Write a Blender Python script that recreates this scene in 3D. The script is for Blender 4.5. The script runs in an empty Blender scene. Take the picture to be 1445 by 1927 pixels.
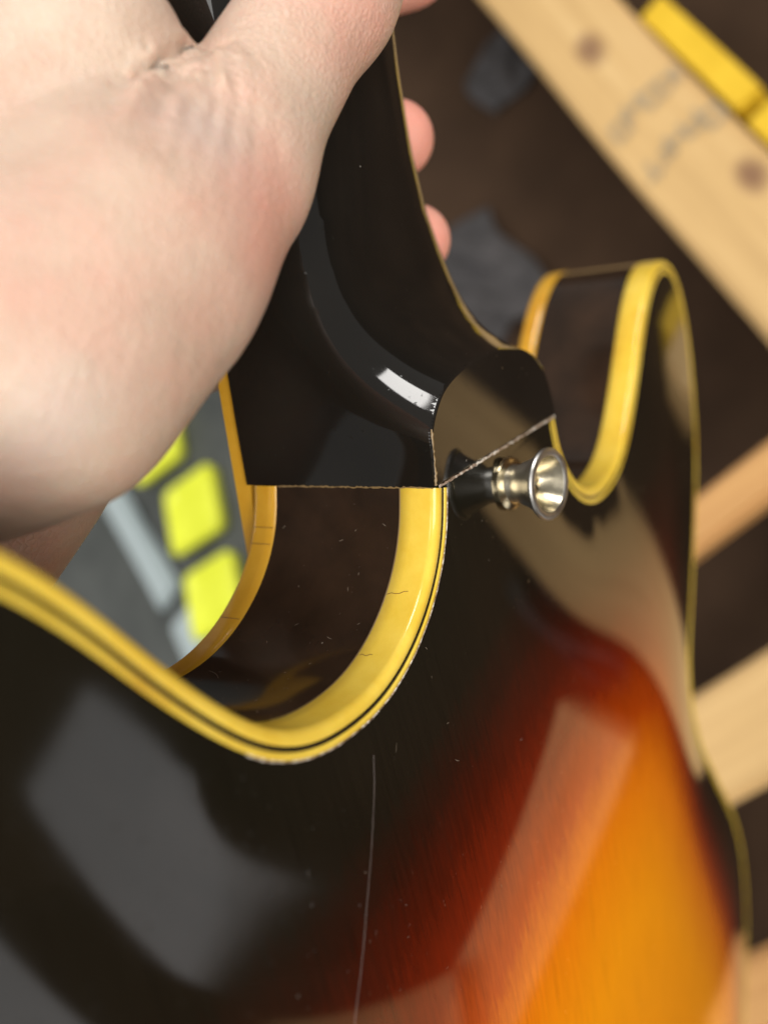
import bpy, bmesh, math, random
import numpy as np
from mathutils import Vector, Matrix
from mathutils.geometry import delaunay_2d_cdt
random.seed(7); rng = np.random.default_rng(7)
scene = bpy.context.scene
COL = scene.collection
LIFT = 0.5406                                 # the neck joint is held about half a metre above the floor
GM = ((-0.43663, -0.67527, 0.59444), (0.11164, 0.61498, 0.78060), (-0.89269, 0.40720, -0.19313))
def gv(v):                                    # guitar direction -> world direction
    return Vector(tuple(sum(r_[i]*float(v[i]) for i in range(3)) for r_ in GM))
def G(x, y, z):                               # guitar space (mm: x across, y along the neck, z out of the back) -> world metres
    return gv((x, y, z))*.001 + Vector((0, 0, LIFT))

# ------------------------------------------------------------------ camera
cam_d = bpy.data.cameras.new('camera'); cam = bpy.data.objects.new('camera', cam_d); COL.objects.link(cam)
scene.camera = cam
CR = ((0.49602, -0.13108, 0.85836), (-0.29586, -0.95490, 0.02515), (0.81635, -0.26643, -0.51243))   # right, down, forward
CC = (-151.772, 36.101, 67.238)
rx, dn, fw = (gv(v) for v in CR)
M = Matrix.Identity(4)
for i in range(3):
    M[i][0] = rx[i]; M[i][1] = -dn[i]; M[i][2] = -fw[i]; M[i][3] = G(*CC)[i]
cam.matrix_world = M
cam_d.sensor_fit = 'VERTICAL'; cam_d.sensor_height = 24.0
cam_d.lens = 1697.44/1927*24.0
cam_d.clip_start = 0.005; cam_d.clip_end = 60
cam_d.dof.use_dof = True; cam_d.dof.focus_distance = 0.145; cam_d.dof.aperture_fstop = 21.14/3.5

# ------------------------------------------------------------------ world, lamps, exposure
world = bpy.data.worlds.new('World'); scene.world = world; world.use_nodes = True
bg = world.node_tree.nodes['Background']; bg.inputs[0].default_value = (1.0, 0.985, 0.96, 1); bg.inputs[1].default_value = 0.27

def area(name, loc, target, sx, sy, power, col, roll=0.0, spread=180):
    d = bpy.data.lights.new(name, 'AREA'); d.shape = 'RECTANGLE'; d.size = sx; d.size_y = sy
    d.energy = power; d.color = col; d.spread = math.radians(spread)
    o = bpy.data.objects.new(name, d); COL.objects.link(o); o.location = loc
    q = (Vector(target) - Vector(loc)).to_track_quat('-Z', 'Y')
    o.rotation_euler = (q.to_matrix() @ Matrix.Rotation(roll, 3, 'Z')).to_euler()
    return o
HEEL = G(0, 0, 0)
area('window_light', HEEL + Vector((-.45, .72, .53)).normalized()*2.2, HEEL, 0.58, 0.78, 24, (1.0, .97, .93), math.radians(15))
area('camera_side_fill', HEEL + Vector((.75, .45, .50)).normalized()*2.4, HEEL, 1.7, 1.7, 80, (1.0, .96, .90))  # added soft lamp standing in for the broad light from the camera side
area('overhead_fill', HEEL + Vector((.10, -.08, 1.0)).normalized()*2.0, HEEL, 1.2, 1.2, 18, (1.0, .98, .95))  # added fill from above for the lower hand and the ridge glint
area('left_fill', HEEL + Vector((-.38, -.62, .68)).normalized()*2.0, HEEL, 0.9, 0.9, 16, (1.0, .97, .93))  # added soft fill from the left, no known source there

scene.view_settings.view_transform = 'Standard'; scene.view_settings.look = 'None'
scene.view_settings.exposure = 0; scene.view_settings.gamma = 1
scene.render.engine = 'CYCLES'

# ------------------------------------------------------------------ helpers
def mat(name):
    m = bpy.data.materials.new(name); m.use_nodes = True
    return m, m.node_tree.nodes, m.node_tree.links, m.node_tree.nodes['Principled BSDF']
def node(ns, t, **kw):
    n = ns.new(t)
    for k, v in kw.items():
        if isinstance(v, (int, float, str, bool)) and hasattr(n, k): setattr(n, k, v)
    return n
def setin(n, **kw):
    for k, v in kw.items(): n.inputs[k.replace('_', ' ')].default_value = v
def ramp(ns, stops, interp='LINEAR'):
    r = ns.new('ShaderNodeValToRGB'); r.color_ramp.interpolation = interp
    e = r.color_ramp.elements
    while len(e) < len(stops): e.new(.5)
    for el, (p, c) in zip(e, stops): el.position = p; el.color = (*c, 1) if len(c) == 3 else c
    return r
def noise(ns, lk, scale, detail=4, rough=.55, stretch=None, coord='Object'):
    tc = ns.new('ShaderNodeTexCoord'); n = ns.new('ShaderNodeTexNoise')
    n.inputs['Scale'].default_value = scale; n.inputs['Detail'].default_value = detail; n.inputs['Roughness'].default_value = rough
    if stretch:
        mp = ns.new('ShaderNodeMapping'); mp.inputs['Scale'].default_value = stretch
        lk.new(tc.outputs[coord], mp.inputs[0]); lk.new(mp.outputs[0], n.inputs['Vector'])
    else: lk.new(tc.outputs[coord], n.inputs['Vector'])
    return n
def bump(ns, lk, height, bsdf, strength, dist):
    b = ns.new('ShaderNodeBump'); b.inputs['Strength'].default_value = strength; b.inputs['Distance'].default_value = dist
    lk.new(height, b.inputs['Height']); lk.new(b.outputs[0], bsdf.inputs['Normal']); return b
def math_n(ns, lk, op, a, b=None, clamp=False):
    n = ns.new('ShaderNodeMath'); n.operation = op; n.use_clamp = clamp
    for i, v in enumerate((a, b)):
        if v is None: continue
        if isinstance(v, (int, float)): n.inputs[i].default_value = v
        else: lk.new(v, n.inputs[i])
    return n.outputs[0]

def mesh_obj(name, verts, faces, material, parent=None, smooth=True, sharp=None):
    me = bpy.data.meshes.new(name); me.from_pydata([tuple(v) for v in verts], [], faces); me.update()
    bm = bmesh.new(); bm.from_mesh(me); bmesh.ops.recalc_face_normals(bm, faces=bm.faces)
    if sharp:
        for e in bm.edges:
            if len(e.link_faces) == 2 and e.calc_face_angle() > math.radians(sharp): e.smooth = False
    for fc in bm.faces: fc.smooth = smooth
    bm.to_mesh(me); bm.free()
    o = bpy.data.objects.new(name, me); COL.objects.link(o)
    if material: me.materials.append(material)
    if parent: o.parent = parent; o.matrix_parent_inverse = Matrix.Translation(-parent.location) if parent.type == 'EMPTY' else Matrix.Identity(4)
    return o
def tag(o, label, cat, group=None, kind=None):
    if label: o['label'] = label
    if cat: o['category'] = cat
    if group: o['group'] = group
    if kind: o['kind'] = kind
    return o
def empty(name, loc):
    o = bpy.data.objects.new(name, None); COL.objects.link(o); o.location = loc; o.empty_display_size = .02
    return o

# ------------------------------------------------------------------ materials
def lacquer_speck(ns, lk, b, base_rough=.035):
    """dust specks and light wear in the gloss: fine relief only"""
    n = noise(ns, lk, 900, 2, .5); r = ramp(ns, [(.0, (0, 0, 0)), (.70, (0, 0, 0)), (.76, (1, 1, 1))]); lk.new(n.outputs[0], r.inputs[0])
    w = noise(ns, lk, 14, 6, .6)
    rr = ramp(ns, [(.3, (base_rough,)*3), (.8, (base_rough*2.6,)*3)]); lk.new(w.outputs[0], rr.inputs[0])
    mx = math_n(ns, lk, 'ADD', rr.outputs[0], math_n(ns, lk, 'MULTIPLY', r.outputs[0], .25))
    lk.new(mx, b.inputs['Roughness'])
    vo = ns.new('ShaderNodeTexVoronoi'); vo.inputs['Scale'].default_value = 150
    tc = ns.new('ShaderNodeTexCoord'); lk.new(tc.outputs['Object'], vo.inputs['Vector'])
    sp = ns.new('ShaderNodeSeparateColor'); lk.new(vo.outputs['Color'], sp.inputs[0])
    rad = math_n(ns, lk, 'MULTIPLY', math_n(ns, lk, 'GREATER_THAN', sp.outputs[0], .60), math_n(ns, lk, 'ADD', .008, math_n(ns, lk, 'MULTIPLY', sp.outputs[1], .022)))
    dust = math_n(ns, lk, 'LESS_THAN', vo.outputs['Distance'], rad)
    mxd = ns.new('ShaderNodeMix'); mxd.data_type = 'RGBA'; src = b.inputs['Base Color'].links[0].from_socket
    lk.new(math_n(ns, lk, 'MULTIPLY', dust, .6), mxd.inputs[0]); lk.new(src, mxd.inputs[6]); mxd.inputs[7].default_value = (.42, .39, .34, 1); lk.new(mxd.outputs[2], b.inputs['Base Color'])
    w2 = noise(ns, lk, 45, 3, .5)
    bump(ns, lk, math_n(ns, lk, 'ADD', math_n(ns, lk, 'MULTIPLY', w2.outputs[0], .5), r.outputs[0]), b, .02, .0008)

m_black, ns, lk, b = mat('black_lacquer')
n = noise(ns, lk, 30, 5); r = ramp(ns, [(.3, (.007, .0062, .005)), (.8, (.013, .011, .009))]); lk.new(n.outputs[0], r.inputs[0])
lk.new(r.outputs[0], b.inputs['Base Color']); b.inputs['IOR'].default_value = 1.52
lacquer_speck(ns, lk, b)

m_side, ns, lk, b = mat('walnut_brown_side_lacquer')
n = noise(ns, lk, 60, 6, .6, (1, 1, .25)); r = ramp(ns, [(.3, (.014, .009, .006)), (.75, (.040, .022, .013))]); lk.new(n.outputs[0], r.inputs[0])
lk.new(r.outputs[0], b.inputs['Base Color']); b.inputs['IOR'].default_value = 1.4
lacquer_speck(ns, lk, b, .07)

def wnoise(ns, lk, scale, detail, rough):
    a_ = ns.new('ShaderNodeAttribute'); a_.attribute_name = 'wood_coord'; mp = ns.new('ShaderNodeMapping'); mp.inputs['Scale'].default_value = scale
    n = ns.new('ShaderNodeTexNoise'); n.inputs['Scale'].default_value = 1; n.inputs['Detail'].default_value = detail; n.inputs['Roughness'].default_value = rough
    lk.new(a_.outputs['Vector'], mp.inputs[0]); lk.new(mp.outputs[0], n.inputs['Vector']); return n
m_burst, ns, lk, b = mat('sunburst_lacquer')
at = ns.new('ShaderNodeAttribute'); at.attribute_name = 'burst'
nz = wnoise(ns, lk, (.9, .16, 0), 6, .68); nw = wnoise(ns, lk, (.05, .02, 0), 3, .5)
mixv = math_n(ns, lk, 'ADD', at.outputs['Fac'], math_n(ns, lk, 'MULTIPLY', math_n(ns, lk, 'SUBTRACT', nz.outputs[0], .5), .11))
mixv = math_n(ns, lk, 'ADD', mixv, math_n(ns, lk, 'MULTIPLY', math_n(ns, lk, 'SUBTRACT', nw.outputs[0], .5), .05))
r = ramp(ns, [(0, (.010, .0088, .0055)), (.27, (.012, .0085, .005)), (.37, (.024, .007, .0035)), (.47, (.062, .007, .002)), (.58, (.16, .013, .0018)),
              (.69, (.40, .052, .002)), (.79, (.78, .20, .004)), (.95, (.95, .335, .005))])
lk.new(mixv, r.inputs[0])
gr = wnoise(ns, lk, (1.6, .045, 0), 5, .65); g2 = ramp(ns, [(.28, (.74, .74, .74)), (.5, (.98, .98, .98)), (.75, (1.10, 1.10, 1.10))]); lk.new(gr.outputs[0], g2.inputs[0])
mm = ns.new('ShaderNodeMix'); mm.data_type = 'RGBA'; mm.blend_type = 'MULTIPLY'; mm.inputs[0].default_value = 1
lk.new(r.outputs[0], mm.inputs[6]); lk.new(g2.outputs[0], mm.inputs[7]); lk.new(mm.outputs[2], b.inputs['Base Color'])
b.inputs['IOR'].default_value = 1.45
lacquer_speck(ns, lk, b, .035)

def ivory(name, c0, c1, rough=.16):
    m, ns, lk, b = mat(name)
    n = noise(ns, lk, 60, 8, .7); r = ramp(ns, [(.28, tuple(q*w_ for q, w_ in zip(c0, (.86, .74, .6)))), (.42, c0), (.70, c1)]); lk.new(n.outputs[0], r.inputs[0])
    lk.new(r.outputs[0], b.inputs['Base Color'])
    b.inputs['Subsurface Weight'].default_value = .15; b.inputs['Subsurface Radius'].default_value = (.002, .0012, .0003)
    b.inputs['Subsurface Scale'].default_value = .6; b.inputs['IOR'].default_value = 1.5
    n2 = noise(ns, lk, 160, 3); rr = ramp(ns, [(.3, (rough*.6,)*3), (.7, (rough*1.5,)*3)]); lk.new(n2.outputs[0], rr.inputs[0]); lk.new(rr.outputs[0], b.inputs['Roughness'])
    bump(ns, lk, n2.outputs[0], b, .04, .0006)
    return m
m_ivory = ivory('aged_ivory_celluloid', (.72, .48, .050), (.82, .60, .095))
m_ivory_shaded = ivory('shaded_ivory_celluloid', (.56, .29, .022), (.64, .36, .04))  # same ivory, with the amber shade of the front side put into its colour
m_crackline, ns, lk, b = mat('age_crack_brown')
setin(b, Base_Color=(.16, .065, .012, 1), Roughness=.5)
m_ply, ns, lk, b = mat('black_fibre_ply'); setin(b, Base_Color=(.006, .006, .005, 1), Roughness=.12)
m_chip, ns, lk, b = mat('cracked_lacquer_edge')
n = noise(ns, lk, 900, 4, .7); r = ramp(ns, [(.34, (.07, .035, .02)), (.48, (.36, .26, .19)), (.62, (.80, .75, .66))]); lk.new(n.outputs[0], r.inputs[0])
lk.new(r.outputs[0], b.inputs['Base Color']); b.inputs['Roughness'].default_value = .3
bump(ns, lk, n.outputs[0], b, .25, .0002)
m_gold, ns, lk, b = mat('worn_edge_wood'); setin(b, Base_Color=(.20, .13, .055, 1), Roughness=.35)
m_metal, ns, lk, b = mat('worn_aluminium')
n = noise(ns, lk, 240, 5, .65); r = ramp(ns, [(.3, (.46, .45, .42)), (.75, (.70, .69, .65))]); lk.new(n.outputs[0], r.inputs[0]); lk.new(r.outputs[0], b.inputs['Base Color'])
rr = ramp(ns, [(.3, (.30,)*3), (.8, (.46,)*3)]); lk.new(n.outputs[0], rr.inputs[0]); lk.new(rr.outputs[0], b.inputs['Roughness']); b.inputs['Metallic'].default_value = 1
m_nickel, ns, lk, b = mat('yellowed_nickel'); setin(b, Base_Color=(.66, .56, .36, 1), Metallic=1.0, Roughness=.17)
m_brass, ns, lk, b = mat('brassy_worn_nickel'); n = noise(ns, lk, 500, 4, .6, (1, 1, .1)); r = ramp(ns, [(.3, (.38, .34, .25)), (.7, (.64, .58, .44))]); lk.new(n.outputs[0], r.inputs[0]); lk.new(r.outputs[0], b.inputs['Base Color']); setin(b, Metallic=1.0, Roughness=.26)
m_screw, ns, lk, b = mat('screw_steel'); setin(b, Base_Color=(.45, .36, .2, 1), Metallic=1.0, Roughness=.3)
m_rose, ns, lk, b = mat('rosewood'); setin(b, Base_Color=(.035, .018, .010, 1), Roughness=.5)

# ------------------------------------------------------------------ the room
def quad(name, pts, material, kind='structure'):
    o = mesh_obj(name, pts, [(0, 1, 2, 3)], material, smooth=False); o['kind'] = kind; return o
m_floor, ns, lk, b = mat('dark_floor')
n = noise(ns, lk, 6, 6); r = ramp(ns, [(.3, (.026, .015, .009)), (.7, (.062, .036, .021))]); lk.new(n.outputs[0], r.inputs[0]); lk.new(r.outputs[0], b.inputs['Base Color']); b.inputs['Roughness'].default_value = .9; b.inputs['Specular IOR Level'].default_value = .12
quad('floor', [(-6, -6, 0), (6, -6, 0), (6, 6, 0), (-6, 6, 0)], m_floor)

# ------------------------------------------------------------------ guitar: outline
HALF = [(28, 0), (29.9, -6.9), (34.9, -14), (42.9, -19.7), (52.4, -22.6), (62.0, -22.4), (69.5, -20.6), (75.2, -17.6), (80.5, -13.2), (86.2, -7.0), (92, .2),
        (97.2, 7.2), (102.4, 13.4), (107.6, 18.4), (114.8, 23.0), (124, 25.5), (136, 23.8), (147.3, 15.9), (155.9, 1.5), (160.8, -17), (162, -40), (157.2, -60),
        (148, -84.8), (140, -104.5), (139.5, -122), (150.4, -146.5), (175, -177), (208, -217), (226, -253), (229, -293), (214, -338), (178, -390), (110, -432), (40, -449), (0, -451)]
def catmull(P, n):
    P = [np.array(p, float) for p in P]; P = [2*P[0]-P[1]] + P + [2*P[-1]-P[-2]]; out = []
    for i in range(1, len(P)-2):
        a, b_, c, d = P[i-1:i+3]
        L = np.linalg.norm(c-b_); m = max(2, int(L/n))
        for k in range(m):
            t = k/m; out.append(.5*((2*b_)+(-a+c)*t+(2*a-5*b_+4*c-d)*t*t+(-a+3*b_-3*c+d)*t**3))
    out.append(P[-2]); return np.array(out)
half = catmull(HALF, 1.1)
for _ in range(12): half[1:-1] = .5*half[1:-1] + .25*(half[:-2]+half[2:])
seg = np.r_[0, np.cumsum(np.linalg.norm(np.diff(half, axis=0), axis=1))]
N = int(seg[-1]/1.5); s = np.linspace(0, seg[-1], N)
half = np.c_[np.interp(s, seg, half[:, 0]), np.interp(s, seg, half[:, 1])]
out = np.r_[half, half[-2::-1]*[-1, 1]]                    # (28,0) -> round the bottom -> (-28,0)
tan = np.gradient(out, axis=0)
tan[0] = tan[1]; tan[-1] = tan[-2]
tan /= np.linalg.norm(tan, axis=1)[:, None]
inn = np.c_[tan[:, 1], -tan[:, 0]]                         # inward normal
if ((np.array([100., -60]) - out[np.argmin(((out-[162, -40])**2).sum(1))]) @ inn[np.argmin(((out-[162, -40])**2).sum(1))]) < 0: inn = -inn
def ztop(x): return -37.4 + .0195*x                        # the rim is a little shallower on one side
guitar = empty('electric_guitar', G(0, 0, 0))
tag(guitar, 'glossy sunburst hollow body guitar with yellowed binding, seen from the back at its neck heel', 'guitar')

def sweep(name, profile, material, top=False, jitter=None, rng_idx=None):
    """profile: list of (inward mm, z mm) swept round the outline"""
    idx = range(len(out)) if rng_idx is None else rng_idx
    V = []; F = []; m = len(profile)
    for q, i in enumerate(idx):
        for j, (n_, z) in enumerate(profile):
            jn = jitter(i, j) if jitter else 0
            p = out[i] + inn[i]*(n_+jn)
            zz = z if not top else ztop(p[0]) + z
            V.append(G(p[0], p[1], zz))
    for i in range(len(idx)-1):
        for j in range(m-1): a = i*m+j; F.append((a, a+1, a+1+m, a+m))
    return mesh_obj(name, V, F, material, guitar)
RC = 1.3
arc = [(RC-RC*math.cos(t), -RC+RC*math.sin(t)) for t in np.linspace(0, math.pi/2, 7)]
sweep('back_binding', [(.15, -6.8), (0, -6.7), (0, -4.5)] + arc + [(1.9, .0), (2.05, -.12)], m_ivory)
sweep('black_purfling', [(2.05, -.12), (2.08, -.06), (2.76, -.06), (2.79, -.12)], m_ply)
sweep('ivory_purfling', [(2.79, -.12), (2.82, .0), (3.75, .02), (3.80, -.05)], m_ivory)
def jit(i, j): return (.02 if j in (0, 1) else .10)*math.sin(i*1.7+j)*math.sin(i*.37)
K = len(out)
sweep('cracked_lacquer_line', [(3.78, -.02), (3.83, .04), (3.98, .05), (4.10, -.02)], m_chip, jitter=jit, rng_idx=list(range(K-44, K)))
sweep('binding_edge_grime', [(.16, -6.98), (-.03, -6.92), (-.03, -6.74), (.02, -6.62)], m_gold, rng_idx=list(range(K-36, K)))
# rim: body side and front binding
V = []; F = []; NZ = 8
for i in range(len(out)):
    zt = ztop(out[i][0]) + 5.6
    for j in range(NZ+1):
        p = out[i] + inn[i]*.12; V.append(G(p[0], p[1], -6.75 + (zt+6.75)*j/NZ))
m_ = NZ+1
for i in range(len(out)-1):
    for j in range(NZ): a = i*m_+j; F.append((a, a+1, a+1+m_, a+m_))
mesh_obj('body_side', V, F, m_side, guitar)
arc2 = [(RC-RC*math.cos(t), RC-RC*math.sin(t)) for t in np.linspace(0, math.pi/2, 5)]
sweep('front_binding', [(.15, 5.65), (0, 5.6), (0, 3.5)] + arc2 + [(3.2, 0)], m_ivory_shaded, top=True)

# ------------------------------------------------------------------ guitar: arched back (smooth dome from a Poisson solve over the outline)
poly = np.r_[out, [[-28, 0], [28, 0]]]
def inside(px, py, pl):
    c = np.zeros(px.shape, bool); x1, y1 = pl[:, 0], pl[:, 1]; x0, y0 = np.roll(x1, 1), np.roll(y1, 1)
    for a, b_, c_, d in zip(x0, y0, x1, y1):
        if b_ == d: continue
        hit = ((b_ > py) != (d > py)) & (px < (c_-a)*(py-b_)/(d-b_)+a); c ^= hit
    return c
GS = 4.0
gx = np.arange(-240, 241, GS); gy = np.arange(-460, 41, GS)
GXX, GYY = np.meshgrid(gx, gy); INS = inside(GXX, GYY, poly[::2])
U = np.zeros(GXX.shape)
for it in range(2600):
    Un = np.zeros_like(U)
    Un[1:-1, 1:-1] = .25*(U[2:, 1:-1]+U[:-2, 1:-1]+U[1:-1, 2:]+U[1:-1, :-2]) + GS*GS*.25
    U = .2*U + .8*np.where(INS, Un, 0)
def samp(x, y, A=U):
    fx = np.clip((np.asarray(x)-gx[0])/GS, 0, len(gx)-1.001); fy = np.clip((np.asarray(y)-gy[0])/GS, 0, len(gy)-1.001)
    i = fx.astype(int); j = fy.astype(int); a = fx-i; b_ = fy-j
    return (A[j, i]*(1-a)+A[j, i+1]*a)*(1-b_)+(A[j+1, i]*(1-a)+A[j+1, i+1]*a)*b_
ARCH, U0 = 11.0, 3900.0
def arch(x, y): 
    u = samp(x, y); return ARCH*(1-np.exp(-(np.maximum(u, 0)/U0)**1.9))
inset = out + inn*3.8
inset = inset[::2] if len(inset) % 2 else np.r_[inset[::2], inset[-1:]]
inset[0] = (24.6, -.25); inset[-1] = (-24.6, -.25)
gx2, gy2 = np.meshgrid(np.arange(-230, 231, 3.0), np.arange(-449, 28, 3.0)); gx2 = gx2 + np.where((np.arange(gx2.shape[0]) % 2)[:, None], 1.5, 0)
pin = inside(gx2, gy2, inset); cand = np.c_[gx2[pin], gy2[pin]]
dmin = np.full(len(cand), 1e9)
for q in inset: dmin = np.minimum(dmin, ((cand-q)**2).sum(1))
cand = cand[dmin > 2.2**2]
nb = len(inset)
allp = [Vector(p) for p in inset] + [Vector(p) for p in cand]
edges = [(i, (i+1) % nb) for i in range(nb)]
vv, ee, ff, *_ = delaunay_2d_cdt(allp, edges, [list(range(nb))], 1, 1e-4)
vx = np.array([v[:] for v in vv])
# smooth the sampled height a little over the mesh
hz = arch(vx[:, 0], vx[:, 1])
adj = np.array(ee); bmask = np.zeros(len(vx), bool); bmask[:nb] = True
deg = np.zeros(len(vx)); np.add.at(deg, adj[:, 0], 1); np.add.at(deg, adj[:, 1], 1)
hz[bmask] = 0
uu = samp(vx[:, 0], vx[:, 1])
for _ in range(30):
    for A_ in (hz, uu):
        acc = np.zeros(len(vx)); np.add.at(acc, adj[:, 0], A_[adj[:, 1]]); np.add.at(acc, adj[:, 1], A_[adj[:, 0]])
        A_[:] = np.where(bmask, A_, .5*A_+.5*acc/deg)
back = mesh_obj('body_back', [G(x, y, z+.0) for (x, y), z in zip(vx, hz)], [tuple(f_) for f_ in ff], m_burst, guitar)
burst = np.clip(uu/6000.0 + .0006*np.clip(vx[:, 0], -10, 140), 0, 1)
a_ = back.data.attributes.new('burst', 'FLOAT', 'POINT'); a_.data.foreach_set('value', burst.astype(np.float32))
wc_ = np.c_[vx, hz].astype(np.float32).ravel()
a_ = back.data.attributes.new('wood_coord', 'FLOAT_VECTOR', 'POINT'); a_.data.foreach_set('vector', wc_)
front = mesh_obj('body_front', [G(x, y, ztop(x)-z*.8) for (x, y), z in zip(vx, hz)], [tuple(f_) for f_ in ff], m_burst, guitar)
a_ = front.data.attributes.new('burst', 'FLOAT', 'POINT'); a_.data.foreach_set('value', burst.astype(np.float32))
from mathutils.bvhtree import BVHTree
bvh = BVHTree.FromPolygons([Vector((float(x), float(y), float(z))) for (x, y), z in zip(vx, hz)], [tuple(f_) for f_ in ff])
def zback(x, y):
    h_ = bvh.ray_cast(Vector((float(x), float(y), 60)), Vector((0, 0, -1))); return h_[0].z if h_[0] is not None else 0.0

# ------------------------------------------------------------------ guitar: neck and heel
ZF = -39.0
s_f = np.arange(-20, 400, .25); z_f = np.where(s_f < 0, s_f*2.2, 18.1*(1-np.exp(-np.maximum(s_f, 0)/8.2)) + .008*np.maximum(0, s_f-40))
cx_ = np.linspace(-30, 30, 241)
cy_ = np.interp(cx_, [-30, -28, -26.1, -22.7, -19.5, -16.2, -12.5, -9, -2.6, 2, 6, 12.4, 16.5, 20.4, 23.2, 25.4, 27.4, 30], [8.6, 9.6, 11.4, 14.2, 15.5, 16.4, 17.0, 17.5, 17.9, 17.8, 17.5, 16.3, 15.0, 13.2, 11.0, 8.4, 4.5, 2])
for _ in range(40): cy_[1:-1] = .5*cy_[1:-1]+.25*(cy_[:-2]+cy_[2:])
def capy(x): return np.interp(x, cx_, cy_)
ys = np.r_[np.arange(0.0, 60, .45), np.arange(60, 120, 3), np.arange(120, 381, 20)]
ne = np.interp(ys, [0, 12, 16, 20, 25, 30, 36, 44, 55, 70, 380], [16, 13, 11, 9.0, 7.0, 5.4, 4.2, 3.1, 2.55, 2.3, 2.2])
NS = 170
V = []; F = []
tt_ = np.linspace(0, 1, NS+1); tt_ = math.pi*(tt_ - .11*np.sin(4*math.pi*tt_)/(2*math.pi)*1.2)
for y, n_ in zip(ys, ne):
    a = 28.0 - max(0, y-10)*.016
    c, s_ = np.cos(tt_), np.maximum(np.sin(tt_), 0)
    x_ = -a*np.sign(c)*np.abs(c)**(2/n_)
    zt = -np.interp(y-capy(x_), s_f, z_f)
    z_ = ZF + (zt-ZF)*s_**(2/n_)
    for q in range(NS+1): V.append(G(x_[q], y+.12, z_[q]))
for i in range(len(ys)-1):
    for j in range(NS): k = i*(NS+1)+j; F.append((k, k+1, k+NS+2, k+NS+1))
F.append(tuple(range(NS, -1, -1))); e0 = (len(ys)-1)*(NS+1); F.append(tuple(range(e0, e0+NS+1)))
for i in range(len(ys)-1): k = i*(NS+1); F.append((k, k+NS+1, k+2*NS+1, k+NS))
neck = mesh_obj('neck', V, F, m_black, guitar)
bm = bmesh.new(); bm.from_mesh(neck.data)
res = bmesh.ops.bisect_plane(bm, geom=bm.verts[:]+bm.edges[:]+bm.faces[:], dist=1e-6, plane_co=G(0, 0, .05), plane_no=gv((0, 0, 1)), clear_outer=True)
cut = [e for e in bm.edges if len(e.link_faces) == 1]
capv = bmesh.ops.edgeloop_fill(bm, edges=cut)['faces']
cap_pts = [v.co.copy() for v in capv[0].verts] if capv else []
bmesh.ops.recalc_face_normals(bm, faces=bm.faces)
rim_e = [e for fc in capv for e in fc.edges]; cap_n = gv((0, 0, 1))
if rim_e: bmesh.ops.bevel(bm, geom=rim_e, offset=.00035, segments=2, affect='EDGES', profile=.5)
for fc in bm.faces: fc.smooth = abs(fc.normal.dot(cap_n)) < .9999 or fc.calc_area() < 2e-4
for e in bm.edges:
    if len(e.link_faces) == 2 and e.calc_face_angle() > math.radians(28): e.smooth = False
bm.to_mesh(neck.data); bm.free()

def strip(name, pts, w0, material, parent, nrm=(0, 0, 1), lift=.05, jw=.0, along=None):
    """a thin raised ridge following 3-D points (guitar mm)"""
    P_ = [np.array(p, float) for p in pts]; V = []; F = []; nn = np.array(nrm, float); nn /= np.linalg.norm(nn)
    for i, p in enumerate(P_):
        t = P_[min(i+1, len(P_)-1)]-P_[max(i-1, 0)]; t /= np.linalg.norm(t)+1e-9
        sd = np.cross(t, nn); sd /= np.linalg.norm(sd)+1e-9
        w = w0*(1+rng.uniform(-jw, jw)); o_ = sd*rng.normal(0, w0*jw*.35)
        for k, h in ((-1, -.03), (-.45, lift), (.45, lift), (1, -.03)): V.append(G(*(p+o_+sd*w*k*.5+nn*h)))
    for i in range(len(P_)-1):
        for j in range(3): k = i*4+j; F.append((k, k+1, k+5, k+4))
    return mesh_obj(name, V, F, material, parent)
def lin(a, b_, n): return [np.array(a)+(np.array(b_)-np.array(a))*t for t in np.linspace(0, 1, n)]
strip('heel_seam', lin((-27.2, -.05, .06), (27.4, -.05, .06), 90), .46, m_chip, guitar, (0, 0, 1), .03, .35)
strip('side_seam', lin((-28.02, .0, -.6), (-28.02, .0, -32), 70), .28, m_gold, guitar, (-1, 0, 0), .05, .6)
strip('heel_corner_wear', lin((-27.85, .4, .0), (-27.3, 9.5, .0), 24), .42, m_gold, guitar, (-.7, 0, .7), .08, .4)

# fretboard with its bindings
def boxg(name, x0, x1, y0, y1, z0, z1, material, parent, taper=0):
    V = [G(x, y, z) for y, tt in ((y0, 0), (y1, taper)) for x, z in ((x0-np.sign(x0)*tt, z0), (x1-np.sign(x1)*tt, z0), (x1-np.sign(x1)*tt, z1), (x0-np.sign(x0)*tt, z1))]
    o = mesh_obj(name, V, [(0, 1, 2, 3), (7, 6, 5, 4), (0, 4, 5, 1), (1, 5, 6, 2), (2, 6, 7, 3), (3, 7, 4, 0)], material, parent, smooth=False)
    return o
fb = boxg('fretboard', -26.6, 26.6, -60, 380, -42.3, -39.02, m_rose, guitar, 5.8)
boxg('fretboard_binding', -28.05, -26.6, -60, 380, -42.35, -39.05, m_ivory_shaded, guitar, 5.8)
boxg('fretboard_binding', 26.6, 28.05, -60, 380, -42.35, -39.05, m_ivory_shaded, guitar, 5.8)
hs = [(-22, 381), (-27, 400), (-40, 430), (-44, 500), (-36, 548), (-10, 556), (0, 548), (10, 556), (36, 548), (44, 500), (40, 430), (27, 400), (22, 381)]
V = [G(x, y, -24-(y-381)*.28) for x, y in hs] + [G(x, y, -39-(y-381)*.28) for x, y in hs]; n_ = len(hs)
mesh_obj('headstock', V, [tuple(range(n_)), tuple(range(2*n_-1, n_-1, -1))] + [(i, (i+1) % n_, n_+(i+1) % n_, n_+i) for i in range(n_)], m_black, guitar, smooth=False)

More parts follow.
